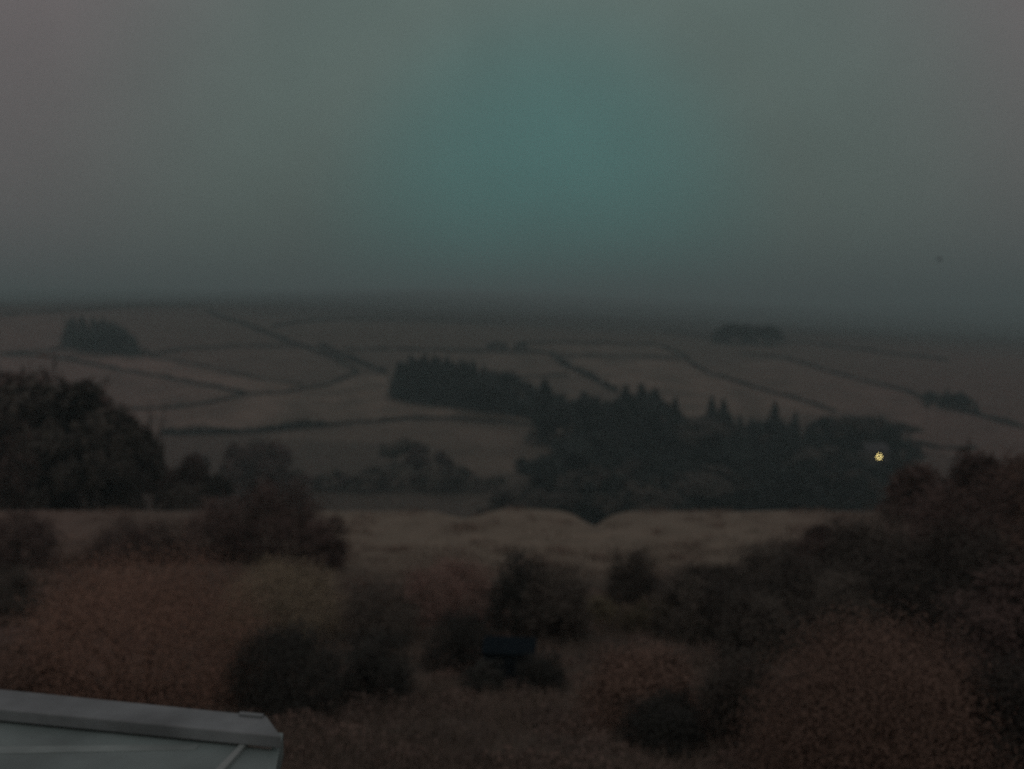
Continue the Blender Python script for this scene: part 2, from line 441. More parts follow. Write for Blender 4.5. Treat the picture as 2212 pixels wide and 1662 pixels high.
CON = CONI + [CONI[0], CONI[3]] + [with_mat(BROAD[1], 'conifer')]
def tree(name, pair, x, y, h, label, cat="tree", group=None, wide=1.0):
    z = float(H(x, y))
    o = empty(name, (x, y, z), label, cat, group, rz=random.uniform(0, 6.28), sc=(h*wide, h*wide, h))
    link("crown", pair[0], o); link("trunk", pair[1], o)
    return o

# ------------------------------------------------------------------ far and middle woods
def wood(tops, bases, depth_rows, n, label, group, name="conifer_tree", hmin=0.7, wide=1.0):
    """trees whose tips follow the tops line and whose feet stand between the base line and the rows behind it"""
    tx = [p[0] for p in tops]; ty = [p[1] for p in tops]; bx_ = [p[0] for p in bases]; by = [p[1] for p in bases]
    px = np.linspace(tx[0], tx[-1], n)
    for k, p in enumerate(px):
        p = p + random.uniform(-6, 6)
        f = k % depth_rows
        g = hit(p, np.interp(p, bx_, by), 200)
        Y = g[1] + f*9 + random.uniform(0, 5)
        x, zt = top_at(p, np.interp(p, tx, ty) + (0 if f == depth_rows-1 else random.uniform(2, 16)), Y)
        h = max(zt - float(H(x, Y)), 5.0) * random.uniform(0.96, 1.03)
        tree(name, CON[random.randrange(7)], x, Y, h, label, group=group, wide=wide)
wood([(138,698),(160,681),(200,684),(245,693),(275,715),(300,737),(322,757)], [(135,748),(200,756),(250,766),(325,776)], 2, 16,
     "dark tree in the small plantation standing alone in the high fields on the left", "trees of the small left plantation", wide=1.7)
wood([(850,790),(881,768),(922,764),(967,766),(1019,777),(1071,798),(1105,815),(1124,846)], [(846,861),(915,875),(1019,884),(1130,902)], 3, 34,
     "dark conifer in the square plantation at the middle of the opposite slope", "conifers of the middle plantation", wide=1.5)
wood([(1552,708),(1580,699),(1620,700),(1650,703),(1672,716)], [(1550,742),(1675,748)], 2, 10,
     "hazy dark tree in the small clump just under the misty skyline", "trees of the far skyline clump", wide=1.5)
wood([(2004,850),(2030,836),(2060,840),(2090,850),(2116,872)], [(2000,880),(2116,900)], 2, 9,
     "dark tree in the clump beside the field at the far right edge", "trees of the right-hand clump", wide=1.4)
wood([(1056,742),(1090,734),(1128,742)], [(1055,758),(1130,760)], 1, 5,
     "low dark tree in the little group beside the upper wall above the plantation", "little upper group of trees", wide=1.8)

SKY = [(1125,858),(1150,835),(1177,822),(1211,852),(1241,836),(1284,832),(1318,844),(1335,850),(1352,836),(1386,834),(1416,842),(1433,870),(1446,884),
       (1476,888),(1506,892),(1527,884),(1550,872),(1587,884),(1612,885),(1638,894),(1694,900),(1749,908),(1770,896),(1796,892),(1856,890),
       (1890,888),(1924,894),(1950,913),(1975,943),(2000,966)]
sx, sy = [p[0] for p in SKY], [p[1] for p in SKY]
PEAKS = [(1177,820,"broad dark conifer at the left end of the long wood"),
         (1352,832,"left one of three tall conifer tops crowded in the long wood"),
         (1386,829,"middle one of three tall conifer tops crowded in the long wood"),
         (1416,838,"right one of three tall conifer tops crowded in the long wood"),
         (1459,858,"lone narrow conifer spire right of the three crowded tops"),
         (1538,856,"tallest pointed conifer spire in the middle of the long wood"),
         (1563,861,"second conifer top just right of the tallest spire in the long wood"),
         (1674,867,"single conifer rising over the low part of the long wood"),
         (1719,889,"short conifer top beside the dip in the long wood")]
for px, py, lab in PEAKS:
    Y = 372 + random.uniform(-4, 4); x, zt = top_at(px, py, Y)
    tree("conifer_tree", CONI[random.choice((0, 3))], x, Y, zt - float(H(x, Y)), lab, group="conifers of the long wood", wide=1.7)
LX, LZ = top_at(1899, 987, 318.0)
with_dusk = [with_mat(p, 'deep') for p in BROAD]
def wood_label(p, Y):
    a = "left third" if p < 1420 else "middle third" if p < 1700 else "right third"
    b = "far upper edge" if Y > 355 else "near row above the brow" if Y < 285 else "crowded heart"
    return f"dark tree in the {b} of the long wood, {a}"
wood([(1125,858),(1150,838),(1177,824),(1205,846),(1222,850)], [(1120,898),(1215,924)], 2, 12,
     "dark tree in the narrow neck joining the plantation and the long wood", "trees of the narrow neck", wide=1.5)
for Y, a, b_, n in ((366, 1222, 1992, 38), (345, 1238, 2000, 32), (322, 1232, 1985, 34), (300, 1210, 1985, 34), (275, 1160, 1960, 36), (248, 1060, 1900, 34)):
    for k in range(n):
        p = a + (b_ - a)*(k + random.random())/n
        yy = Y + random.uniform(-9, 9)
        x, zt = top_at(p, np.interp(p, sx, sy) + random.uniform(0, 14), yy)
        g = float(H(x, yy)); hmax = zt - g
        h = hmax*random.uniform(.82, 1.0) if Y > 360 else min(hmax, random.uniform(8, 16))
        if h < 4: continue
        wd_ = random.uniform(1.3, 2.0)
        if abs(x - LX) < 7 + .5*h*wd_*.6 and 312 < yy < 328: continue          # the cottage stands here
        if yy <= 312 and abs(x - LX*yy/318) < .5*h*wd_ + 1:                     # the yard in front of its lit window is open
            h = min(h, LZ*yy/318 - 1.3 - g)
            if h < 2: continue
        tree("conifer_tree", CON[random.randrange(7)] if random.random() > .08 else with_dusk[random.randrange(3)], x, yy, h, wood_label(p, Y), group="conifers of the long wood", wide=wd_)

# scattered trees low on the opposite slope, between the brow and the first field wall
SCAT = [(850,955,1010,"dusky"),(895,948,1005,"dusky"),(930,968,1030,"bare"),(985,1005,1070,"dusky"),(940,1010,1080,"dusky"),(880,1030,1085,"bare"),
        (720,1015,1075,"dusky"),(770,1035,1088,"dusky"),(820,1045,1090,"bare"),(660,1045,1092,"bare"),(585,935,1060,"bare"),(560,960,1070,"dusky"),
        (520,950,1060,"bare"),(1030,1040,1090,"dusky"),(1075,1050,1092,"dusky"),(620,1010,1090,"dusky"),(460,985,1080,"bare"),(1160,1035,1095,"dusky"),(1225,1030,1100,"dusky"),(1265,1045,1110,"bare"),
        (690,1060,1090,"dusky"),(745,1050,1090,"bare"),(800,1010,1060,"dusky"),(960,1040,1090,"dusky"),(905,1055,1090,"dusky"),(1000,1060,1095,"dusky"),(850,1020,1070,"dusky")]
words = ["highest dark tree on the rough bank below the long field wall", "second dark tree on the rough bank, beside the highest one", "thin bare tree on the rough bank right of the highest trees",
 "dark tree at the right end of the rough bank", "dark round tree low on the rough bank near the middle", "bare tree low on the rough bank under the highest trees",
 "small dark tree on the rough bank above the left hump of the brow", "dark tree peeping over the left hump of the brow", "bare tree peeping over the middle of the left hump",
 "bare tree at the left end of the pale brow", "tall slim bare tree left of the rough bank, touching the field wall", "dark tree just left of the tall slim bare tree",
 "bare tree halfway between the leaning bare tree and the tall slim one", "dark tree behind the shallow dip of the brow", "dark tree behind the rounded middle hump of the brow",
 "dark tree right of and below the tall slim bare tree", "bare tree at the right flank of the big left trees", "pale dull tree on the knoll behind the middle hump",
 "dull tree above the notch in the brow", "bare tree standing in the notch of the brow",
 "low dark tree right of the left end of the pale brow", "low bare tree over the top of the left hump", "dark tree on the rough bank left of and below the highest trees",
 "low dark tree over the right flank of the left hump", "lowest dark tree under the bare tree on the rough bank", "low dark tree at the start of the shallow dip in the brow", "dark tree right below the highest tree of the rough bank"]
for (px, yt, ybs, kind), lab in zip(SCAT, words):
    g = hit(px, min(ybs, 1060), 180); Y = g[1]
    if px < 640: Y = random.uniform(250, 290)
    x, zt = top_at(px, yt, Y)
    h = min(max(zt - float(H(x, Y)), 5), 26)
    pr = with_mat(random.choice(BROAD), "dusky") if kind == "dusky" else with_mat(random.choice(TWIGGY), "bare")
    tree("bare_tree" if kind == "bare" else "broadleaf_tree", pr, x, Y, h, lab, wide=1.15 if h < 14 else 0.7)

# ------------------------------------------------------------------ field hedges and walls on the opposite slope
def hedge(pts, w, h, label, name="field_hedge", dens=9.0, leaf=0.8):
    wp = np.array([hit(px, py, 200) for px, py in pts])
    seg = np.linalg.norm(np.diff(wp[:, :2], axis=0), axis=1); s = np.concatenate([[0], np.cumsum(seg)])
    n = max(int(s[-1]*dens*h), 60)
    u = rng.uniform(0, s[-1], n)
    X = np.interp(u, s, wp[:, 0]); Y = np.interp(u, s, wp[:, 1])
    hh = h*(0.75 + 0.35*np.sin(u*0.21 + pts[0][0])*np.sin(u*0.083) + 0.2*rng.random(n))
    gap = (np.sin(u*0.05 + pts[0][1]) > -0.98)
    t = rng.random(n)**0.7
    P = np.stack([X + rng.normal(0, w*0.32, n), Y + rng.normal(0, w*0.32, n), 0*X], 1)
    P[:, 2] = H(P[:, 0], P[:, 1]) + t*hh
    o0 = wp[len(wp)//2].copy(); o0[2] = H(o0[0], o0[1])
    P = P[gap]; n = len(P)
    N = rng.normal(0, 0.5, (n, 3)); N[:, 2] += 0.6
    root = empty(name, o0, label, "hedge", "hedges and walls dividing the far fields")
    link("foliage", leaf_mesh("foliage", P - o0, N, rng.uniform(0.6, 1.3, n)*leaf, rng.random(n), 0.8), root, M['hedge'])
    q = np.linspace(0, s[-1], max(int(s[-1]/4), 6))
    bx_ = np.interp(q, s, wp[:, 0]); by_ = np.interp(q, s, wp[:, 1])
    tx = np.gradient(bx_); ty = np.gradient(by_); tn = np.hypot(tx, ty); nx, ny = -ty/tn, tx/tn
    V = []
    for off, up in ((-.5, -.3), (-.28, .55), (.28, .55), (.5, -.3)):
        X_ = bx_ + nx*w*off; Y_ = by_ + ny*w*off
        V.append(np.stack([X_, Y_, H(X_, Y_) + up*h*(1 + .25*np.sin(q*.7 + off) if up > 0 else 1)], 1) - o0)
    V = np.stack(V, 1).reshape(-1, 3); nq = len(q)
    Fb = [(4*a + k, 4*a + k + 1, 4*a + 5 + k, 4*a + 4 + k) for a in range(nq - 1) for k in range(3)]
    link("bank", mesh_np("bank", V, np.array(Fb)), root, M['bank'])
    return root
HEDGES = [
 ([(0,766),(60,768),(148,778),(241,797),(345,815),(431,831),(531,851)], 1.6, 2.2, "long dark hedge slanting down from the left edge to the field corner"),
 ([(531,852),(604,851),(672,839),(709,833),(743,818),(771,808)], 1.5, 1.9, "dark hedge curving up from the field corner towards the track"),
 ([(286,886),(379,882),(466,870),(510,857),(531,852)], 1.4, 2.0, "dark hedge from the bare leaning tree up to the field corner"),
 ([(20,764),(103,759),(148,752)], 1.5, 2.0, "short hedge leading from the left edge to the small plantation"),
 ([(322,772),(379,781),(450,796),(517,811),(590,825),(655,834)], 1.2, 1.3, "faint upper edge wall of the palest strip field on the left"),
 ([(350,939),(420,939),(517,937),(621,928),(700,921)], 3.2, 4.6, "thick tall hedge at the left end of the long valley wall"),
 ([(700,921),(777,913),(881,906),(984,906),(1088,914),(1209,925)], 1.6, 2.2, "long thin curving hedge over the rough bank to the wood"),
 ([(743,757),(867,756),(984,759),(1105,761),(1180,764)], 2.6, 2.4, "level dark wall above the middle plantation"),
 ([(1122,742),(1260,742),(1415,745)], 3.0, 2.2, "level wall highest on the middle of the slope"),
 ([(1209,769),(1364,771),(1470,776)], 2.4, 2.0, "level wall along the top of the pale right field"),
 ([(1189,766),(1226,794),(1278,818),(1332,847)], 4.0, 3.8, "broad dark hedge dropping steeply to the left end of the long wood"),
 ([(1108,816),(1174,814),(1228,811)], 1.6, 1.8, "short level hedge between the plantation and the steep hedge"),
 ([(448,673),(500,694),(552,711),(621,739),(672,756),(724,776)], 3.4, 3.0, "left hedge of the old track running down from the skyline"),
 ([(690,748),(743,772),(790,790),(832,806)], 4.0, 3.4, "right hedge of the old track ending near the middle plantation"),
 ([(722,776),(760,795),(772,808)], 2.4, 2.4, "short hedge stub where the track meets the curving hedge"),
 ([(325,768),(400,756),(517,748),(655,750)], 2.6, 2.2, "faint level wall right of the small plantation"),
 ([(1425,748),(1470,766),(1504,794),(1539,811),(1608,832),(1677,852),(1746,870),(1805,890)], 2.0, 2.2, "long hedge slanting down the right slope to the wood end"),
 ([(1600,765),(1694,774),(1746,790),(1815,811),(1884,828),(1953,845),(1990,860)], 2.2, 2.2, "upper hedge slanting down to the clump at far right"),
 ([(1990,862),(2056,880),(2125,902),(2212,925)], 3.0, 2.6, "hedge running from the right-hand clump out of the frame"),
 ([(1980,958),(2022,970),(2108,970)], 1.6, 2.2, "short hedge right of the end of the long wood"),
 ([(1430,716),(1500,726),(1560,738)], 4.5, 2.2, "hazy wall leading to the far skyline clump"),
 ([(1672,738),(1760,744),(1900,762),(2050,780)], 4.5, 2.2, "hazy wall leading right from the far skyline clump"),
 ([(0,682),(150,673),(300,664),(430,660)], 4.5, 2.4, "faint hazy wall high on the left hill"),
 ([(590,708),(700,692),(860,690),(1100,700)], 5.0, 2.4, "faint hazy wall below the middle of the skyline"),
]
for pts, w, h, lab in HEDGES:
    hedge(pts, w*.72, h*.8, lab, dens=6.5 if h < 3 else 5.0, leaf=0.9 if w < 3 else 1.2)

# ------------------------------------------------------------------ cottage with the lit window, deep in the wood
M['stone'] = plain_mat("dark_stone", (0.085, 0.080, 0.072), 0.9, 0.3, 2.0)
M['slate'] = plain_mat("slate", (0.045, 0.047, 0.050), 0.7, 0.25, 3.0)
M['frame'] = plain_mat("painted_frame", (0.25, 0.24, 0.22), 0.6, 0.1)
M['darkpane'] = plain_mat("dark_pane", (0.02, 0.022, 0.025), 0.15, 0.1, spec=0.5)
lm, nt2, b2 = new_mat("lit_pane")
b2.inputs['Base Color'].default_value = (0.8, 0.6, 0.2, 1)
b2.inputs['Emission Color'].default_value = (1.0, 0.80, 0.30, 1); b2.inputs['Emission Strength'].default_value = 6.0
g = ray(1899, 987); CY = 318.0; cx, cz = top_at(1899, 987, CY)
gz = float(H(cx, CY))
cot = empty("cottage", (cx, CY, gz), "small dark cottage deep in the wood with one bright yellow window", "house", rz=0.15)
WZ = cz - gz                               # height of the lit window over the yard
eav = WZ + 2.0
wall = link("wall", prism("wall", [(-5, 0.12), (4.2, 0.12), (4.2, 6), (-5, 6)], -2.0, eav), cot, M['stone'])
def gable(xs, y0, y1, ze, zr):
    V = [(xs[0], y0, ze), (xs[1], y0, ze), (xs[1], (y0+y1)/2, zr), (xs[0], (y0+y1)/2, zr), (xs[0], y1, ze), (xs[1], y1, ze)]
    V += [(x, y, z-0.22) for x, y, z in V]
    Fq = [(0,1,2,3),(3,2,5,4),(7,6,9,8),(8,9,10,11),(0,3,9,6),(3,4,10,9),(2,1,7,8),(5,2,8,11),(1,0,6,7),(4,5,11,10)]
    me = bpy.data.meshes.new("roof"); me.from_pydata(V, [], Fq); me.update(); return me
roof = link("roof", gable((-5.3, 4.5), -0.25, 6.3, eav+0.1, eav+2.9), cot, M['slate'])
link("chimney", box_bm("chimney", (-4.4, 2.6, eav+1.6), (-3.6, 3.4, eav+4.0), 0.03), roof, M['stone'])
def window(x, z, w, h, pane):
    me = box_bm("window", (x-w/2-.1, 0.03, z-h/2-.1), (x+w/2+.1, 0.118, z+h/2+.1), 0.01)
    f = link("window", me, cot, M['frame'])
    link("pane", box_bm("pane", (x-w/2, 0.0, z-h/2), (x+w/2, 0.028, z+h/2)), f, pane)
    return f
wl_ = window(0, WZ, 0.75, 0.85, lm); wl_["label"] = "window glowing bright yellow"
window(-3, WZ, 0.9, 1.2, M['darkpane']); window(2.6, WZ, 0.9, 1.2, M['darkpane'])
link("door", box_bm("door", (-1.9, 0.03, WZ-3.6), (-1.0, 0.118, WZ-1.6), 0.01), cot, M['slate'])

# ------------------------------------------------------------------ big trees at the left, just beyond the brow
LEFT = [(-70, 800, 104, "BROAD", "dark leafy tree cut by the left edge of the picture"),
        (30, 796, 112, "TWIG", "tallest dark tree at the left edge beyond the brow"),
        (110, 812, 103, "BROAD", "dark broad tree second from the left edge beyond the brow"),
        (185, 832, 116, "TWIG", "dark tree in the middle of the big left group"),
        (240, 868, 104, "BROAD", "dark tree on the sloping right shoulder of the left group"),
        (296, 938, 112, "TWIG", "lower twiggy tree at the right end of the left group"),
        (150, 930, 98, "BROAD", "low dark tree in front of the big left group"),
        (20, 920, 97, "TWIG", "low twiggy tree at the left edge in front of the big group"),
        (385, 985, 122, "TWIG", "small dim tree right of the forked bare tree"),
        (440, 1010, 128, "BROAD", "small dark tree on the brow well right of the left group")]
for px, py, Y, kd, lab in LEFT:
    x, zt = top_at(px, py, Y)
    pr = with_mat(random.choice(BROAD), "deep") if kd == "BROAD" else with_mat(random.choice(TWIGGY), "bare")
    tree("broadleaf_tree" if kd == "BROAD" else "bare_tree", pr, x, Y, (zt - float(H(x, Y)))*.95, lab, wide=0.85 if px < 170 else 0.62)
# the forked bare tree with open stems against the pale field
x, zt = top_at(330, 862, 118); zb = float(H(x, 118))
o = empty("bare_tree", (x, 118, zb), "slim bare tree with a forked V stem against the pale field", "tree")
hh = zt - zb; fz = hh*0.60
segs = [((0, 0, -.3), (0, 0, fz), .30, .22), ((0, 0, fz), (-.55, 0, fz+.22*hh), .2, .12), ((-.55, 0, fz+.22*hh), (-.5, .2, hh*.98), .12, .03),
        ((0, 0, fz), (1.1, .2, fz+.2*hh), .18, .10), ((1.1, .2, fz+.2*hh), (1.7, .1, hh*.95), .10, .02)]
r_ = np.random.default_rng(77); tw = []
for p0, p1, ra, rb in segs[1:]:
    for k in range(7):
        t = r_.uniform(.2, 1); q = np.array(p0)*(1-t) + np.array(p1)*t
        d = r_.normal(size=3); d[2] = abs(d[2]) + .4; d /= np.linalg.norm(d)
        e1 = q + d*r_.uniform(.6, 1.5); tw.append((q, e1, .04, .015))
        for _ in range(2):
            d2 = d + r_.normal(0, .5, 3); tw.append((e1, e1 + d2*r_.uniform(.3, .8), .016, .006))
link("trunk", tube_mesh("trunk", segs, 7), o, M['bark']); link("crown", tube_mesh("crown", tw, 4), o, M['bark'])

# ------------------------------------------------------------------ shrubs
def dome(name, px0, px1, ytop, ybase, mat, label, leaf=0.09, n=9000, depth=0.8, lump=0.16, cat="shrub", group=None, Y=None, hs=0.87, shape=2.2, stemr=0.03, skirt=0.0):
    pc = (px0 + px1)/2
    g0 = hit(pc, ybase) if Y is None else None
    yb = g0[1] if Y is None else Y
    d = ray(pc, ybase); depthf = yb*cp + 0
    dist = yb / d[1]
    wid = (px1 - px0)/FPX*dist; rx = wid/2; ry = rx*depth
    cy_ = yb + ry*0.75; cx_ = (pc - 1106)/FPX * (cy_/ray(pc, (ytop+ybase)/2)[1])
    base = float(H(cx_, cy_))
    _, zt = top_at(pc, ytop, cy_ + ry*0.1)
    hgt = max((zt - base)*hs, 0.4)
    leaf *= 0.72; n = int(n*1.35)
    seed = int(abs(px0*7 + ytop*3)) + 1; r = np.random.default_rng(seed)
    # clumps on the dome surface, leaves gathered round the clumps
    nc_ = max(int(n/70), 20)
    a = r.uniform(0, 2*math.pi, nc_); t = r.uniform(skirt, 1, nc_)
    ph = np.arccos(np.clip(t, 0, 1))
    k1 = 1 + lump*np.sin(3*a + seed)*np.sin(2.3*ph + seed) + lump*0.6*np.sin(7*a + 2*seed) * np.sin(5*ph) + r.normal(0, lump*0.35, nc_)
    cu = np.sign(np.cos(a))*np.abs(np.cos(a))
    Cc = np.stack([rx*np.sin(ph)**(2/shape)*np.cos(a), ry*np.sin(ph)**(2/shape)*np.sin(a), hgt*t**(1/1.3)], 1)*k1[:, None]
    Cc[:, 2] = np.clip(Cc[:, 2], 0.05, hgt*1.06)
    shell = 1 - 0.30*r.random(nc_)**2
    Cc[:, :2] *= shell[:, None]
    i = r.integers(0, nc_, n)
    cs = 0.075*(rx + ry + hgt)
    P = Cc[i] + r.normal(0, 1, (n, 3))*cs*np.array([.62, .62, .5])
    gz_ = H(P[:, 0] + cx_, P[:, 1] + cy_) - base
    P[:, 2] = np.maximum(P[:, 2], gz_ + 0.03)
    N = P/np.array([rx, ry, hgt]); N[:, 2] += 0.3; N += r.normal(0, 0.55, (n, 3))
    tint = np.clip(0.45*r.random(n) + 0.55*r.random(nc_)[i], 0, 1)
    o = empty(name, (cx_, cy_, base), label, cat, group)
    szs = r.uniform(.5, 1.5, n)*leaf; asp = np.full(n, 0.6)
    tw_ = r.random(n) < 0.10                       # thin shoots standing out of the leaf mass
    szs[tw_] *= 4.0; asp[tw_] = 0.07; P[tw_] *= np.array([1.04, 1.04, 1.03])
    link("foliage", leaf_mesh("foliage", P, N, szs, tint, asp, r), o, M[mat])
    segs = []
    for k in range(26):
        c = Cc[r.integers(0, nc_)]; mid = c*np.array([.45, .45, .55]) + r.normal(0, .05, 3)
        f0 = np.array([c[0]*.12, c[1]*.12, 0.0]); f0[2] = float(H(cx_+f0[0], cy_+f0[1])) - base - 0.1
        segs += [(f0, mid, stemr, stemr*.7), (mid, c*0.97, stemr*.7, stemr*.25)]
    link("stems", tube_mesh("stems", segs, 5), o, M['bark'])
    return o
S = dome
# far side of the near field and behind the hedge
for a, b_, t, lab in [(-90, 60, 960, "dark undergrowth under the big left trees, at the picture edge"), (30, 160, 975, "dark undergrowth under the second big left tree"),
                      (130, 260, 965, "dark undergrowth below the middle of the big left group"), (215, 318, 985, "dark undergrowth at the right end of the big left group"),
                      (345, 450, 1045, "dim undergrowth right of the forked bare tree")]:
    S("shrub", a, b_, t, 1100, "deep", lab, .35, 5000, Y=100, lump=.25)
S("shrub", 395, 560, 1075, 1215, "bare", "dark bare thicket behind the left end of the russet mound", .22, 6000, lump=.3)
S("shrub", 500, 700, 1045, 1225, "bare", "tallest dark bare thicket behind the olive bush", .22, 8000, lump=.3)
S("shrub", 640, 745, 1120, 1235, "bare", "dark bare thicket at the right shoulder of the olive bush", .2, 4500, lump=.3)
S("shrub", 190, 400, 1125, 1225, "bare", "low brown thicket on the slope behind the russet mound", .18, 6000, lump=.25)
S("shrub", -40, 120, 1105, 1235, "bare", "brown bracken bank at the left edge below the big trees", .2, 6000, lump=.2)
S("shrub", -60, 75, 1225, 1345, "dusky", "dark low bush at the left edge beside the russet mound", .12, 6000, lump=.2)
# left hedge mounds
S("shrub", 15, 585, 1192, 1560, "russet", "big rounded russet bush filling the left foreground", .052, 62000, depth=.85, lump=.11)
S("shrub", 470, 750, 1205, 1400, "olive", "rounded olive bush right behind the russet mound", .08, 22000, lump=.06)
S("shrub", 500, 750, 1348, 1560, "evergreen", "near-black evergreen bush below the olive one", .07, 13000, lump=.12)
S("shrub", -80, 190, 1400, 1570, "plum", "dark reddish bush under the russet mound at the left edge", .07, 12000, lump=.15)
S("shrub", 730, 890, 1370, 1530, "evergreen", "dark bush between the evergreen and the open rough grass", .07, 9000, lump=.2)
S("shrub", 745, 900, 1260, 1400, "dusky", "dull dark bush in the dip right of the olive one", .10, 7000, lump=.25)
# middle
S("shrub", 870, 1078, 1208, 1352, "rose", "rosy rounded bush at the middle of the garden foot", .10, 10000, lump=.1)
S("shrub", 1062, 1180, 1188, 1380, "evergreen", "dark bush pressed against the rosy one", .12, 7000, lump=.25)
S("shrub", 1130, 1275, 1215, 1395, "dusky", "dark wide bush right of the rosy one", .12, 8000, lump=.22)
S("shrub", 912, 1062, 1318, 1458, "evergreen", "small round near-black bush touching the blue store", .07, 9000, lump=.12)
S("shrub", 1118, 1220, 1405, 1500, "evergreen", "small dark bush hiding the right corner of the blue store", .07, 5000, lump=.2)
S("shrub", 1000, 1085, 1425, 1500, "evergreen", "small dark bush in front of the left half of the blue store", .07, 4000, lump=.2)
S("shrub", 1315, 1425, 1185, 1315, "dusky", "dark upright bush above the yellowing hedge", .13, 6000, lump=.25)
S("shrub", 1262, 1330, 1285, 1345, "yellow", "left end tuft of the low yellowing hedge", .10, 2600, lump=.3)
S("shrub", 1315, 1475, 1305, 1372, "yellow", "low yellowing hedge across the garden foot", .09, 5000, lump=.3)
S("shrub", 1425, 1530, 1240, 1390, "dusky", "dark bush at the left foot of the right-hand trees", .13, 6000, lump=.25)
S("shrub", 1262, 1515, 1402, 1590, "plum", "arched brown bush in the middle of the lower garden", .075, 14000, lump=.12)
S("shrub", 1350, 1515, 1500, 1640, "evergreen", "dark low bush under the arched brown one", .06, 9000, lump=.2)
S("shrub", 1515, 1690, 1410, 1625, "dusky", "dark bush between the arched brown bush and the big right one", .07, 11000, lump=.2)
# right
S("shrub", 1640, 2160, 1335, 1760, "plum", "big reddish bush filling the right foreground", .046, 66000, depth=.8, lump=.12)
S("shrub", 2060, 2330, 1420, 1760, "deep", "dark bush at the bottom right corner", .07, 12000, lump=.2)
for a, b_, t, bs_, mt, lab in [
    (1480, 1640, 1225, 1345, "dusky", "low dim thicket at the left foot of the right-hand mass"),
    (1580, 1760, 1175, 1360, "dusky", "dim rounded thicket second from the left in the right-hand mass"),
    (1690, 1880, 1142, 1370, "bare", "brown thicket midway up the right-hand mass"),
    (1800, 2000, 1098, 1390, "dusky", "dim thicket below the cottage end of the long wood"),
    (1915, 2110, 1048, 1400, "bare", "tall brown thicket below the right end of the long wood"),
    (2030, 2260, 1005, 1420, "bare", "tallest brown thicket near the right edge"),
    (2140, 2420, 970, 1430, "plum", "reddish thicket cut by the right edge"),
    (1445, 1610, 1222, 1350, "deep", "dark bush at the low left tip of the right-hand mass"),
    (1590, 1800, 1166, 1345, "deep", "dark rounded bush on the pale field edge of the right-hand mass"),
    (1730, 1930, 1118, 1375, "deep", "dark bush half way up the edge of the right-hand mass"),
    (1500, 1680, 1262, 1400, "deep", "low dark bush filling the left of the right-hand mass"),
    (1640, 1840, 1200, 1410, "deep", "dark bush in the heart of the right-hand mass"),
    (1840, 2060, 1150, 1420, "deep", "dark bush under the tall brown thickets"),
    (2000, 2230, 1120, 1430, "deep", "dark bush under the tallest brown thicket"),
    (1560, 1740, 1290, 1440, "dusky", "low dim bush in front of the right-hand mass, left of the reddish bush"),
    (1700, 1900, 1240, 1430, "dusky", "dim bush directly behind the top of the big reddish bush"),
    (2080, 2360, 1230, 1500, "bare", "brown bush over the right end of the reddish bush")]:
    S("shrub", a, b_, t, bs_, mt, lab, .13, 11500, lump=.2, skirt=0.0)
for px, py, Y, lab in [(2045, 1010, 52, "twiggy thorn tree showing over the tall brown thicket"), (1770, 1150, 56, "twiggy thorn tree showing over the thicket midway up the right mass"),
                       (2160, 985, 50, "twiggy thorn tree showing over the thickets near the right edge")]:
    x, zt = top_at(px, py, Y); h = zt - float(H(x, Y))
    tree("thorn_tree", with_mat(random.choice(TWIGGY), "bare"), x, Y, max(h, 1.5), lab, wide=1.0)

# leafy spray close to the house, bottom right
r_ = np.random.default_rng(5)
g = hit(1850, 1655); gx, gy = g[0] + 0.1, g[1] - 0.6; gz = float(H(gx, gy))
o = empty("shrub", (gx, gy, gz), "pale leafy spray at the bottom edge below the big reddish bush", "shrub")
_, zt = top_at(1850, 1565, gy); sh = zt - gz
segs, LP = [], []
for k in range(16):
    a = r_.uniform(0, 6.28); q = np.array([.48*math.cos(a)*r_.random()**.5, .3*math.sin(a), sh*r_.uniform(.6, 1.02)])
    mid = q*np.array([.4, .4, .6]); segs += [((0, 0, -.1), mid, .012, .008), (mid, q, .008, .003)]
    for t in np.linspace(.25, 1, 16): LP.append(mid*(1-t) + q*t + r_.normal(0, .05, 3))
LP = np.array(LP); N = r_.normal(0, .5, LP.shape); N[:, 2] += .8; N[:, 1] -= .4
link("foliage", leaf_mesh("foliage", LP, N, r_.uniform(.08, .15, len(LP)), r_.random(len(LP)), .55, r_), o, M['yellow'])
link("stems", tube_mesh("stems", segs, 5), o, M['bark'])

# ------------------------------------------------------------------ blue garden store
M['blue'] = plain_mat("dark_blue_boards", (0.009, 0.017, 0.022), 0.55, 0.2, 5)
M['blue_lid'] = plain_mat("dull_lid", (0.007, 0.013, 0.017), 0.95, 0.2, 5, spec=0.05)
g = hit(1100, 1478); sd = g[1]/ray(1100, 1478)[1]; sw = 108/FPX*sd
_, zt = top_at(1100, 1402, g[1]); shh = max(zt - g[2], .7)
st = empty("garden_store", (g[0], g[1] + .35, float(H(g[0], g[1] + .35))), "squat dark blue box-shaped garden store among the bushes", "shed", rz=-.08)
nb = 7
for k in range(nb):
    w_ = sw/nb
    link("plank", box_bm("plank", (-sw/2 + k*w_ + .006, -.36, -.25), (-sw/2 + (k+1)*w_ - .006, -.335, shh*.97 - .03), .004), st, M['blue'])
link("body", box_bm("body", (-sw/2 + .01, -.334, -.25), (sw/2 - .01, .4, shh*.97 - .04), .01), st, M['blue'])
lid = prism("lid", [(-sw/2 - .05, -.42), (sw/2 + .05, -.42), (sw/2 + .05, .46), (-sw/2 - .05, .46)], [shh*.97 - .028, shh*.97 - .028, shh*.97 + .1, shh*.97 + .1], [shh*.97 + .02, shh*.97 + .02, shh*.97 + .15, shh*.97 + .15], .008)
link("lid", lid, st, M['blue_lid'])

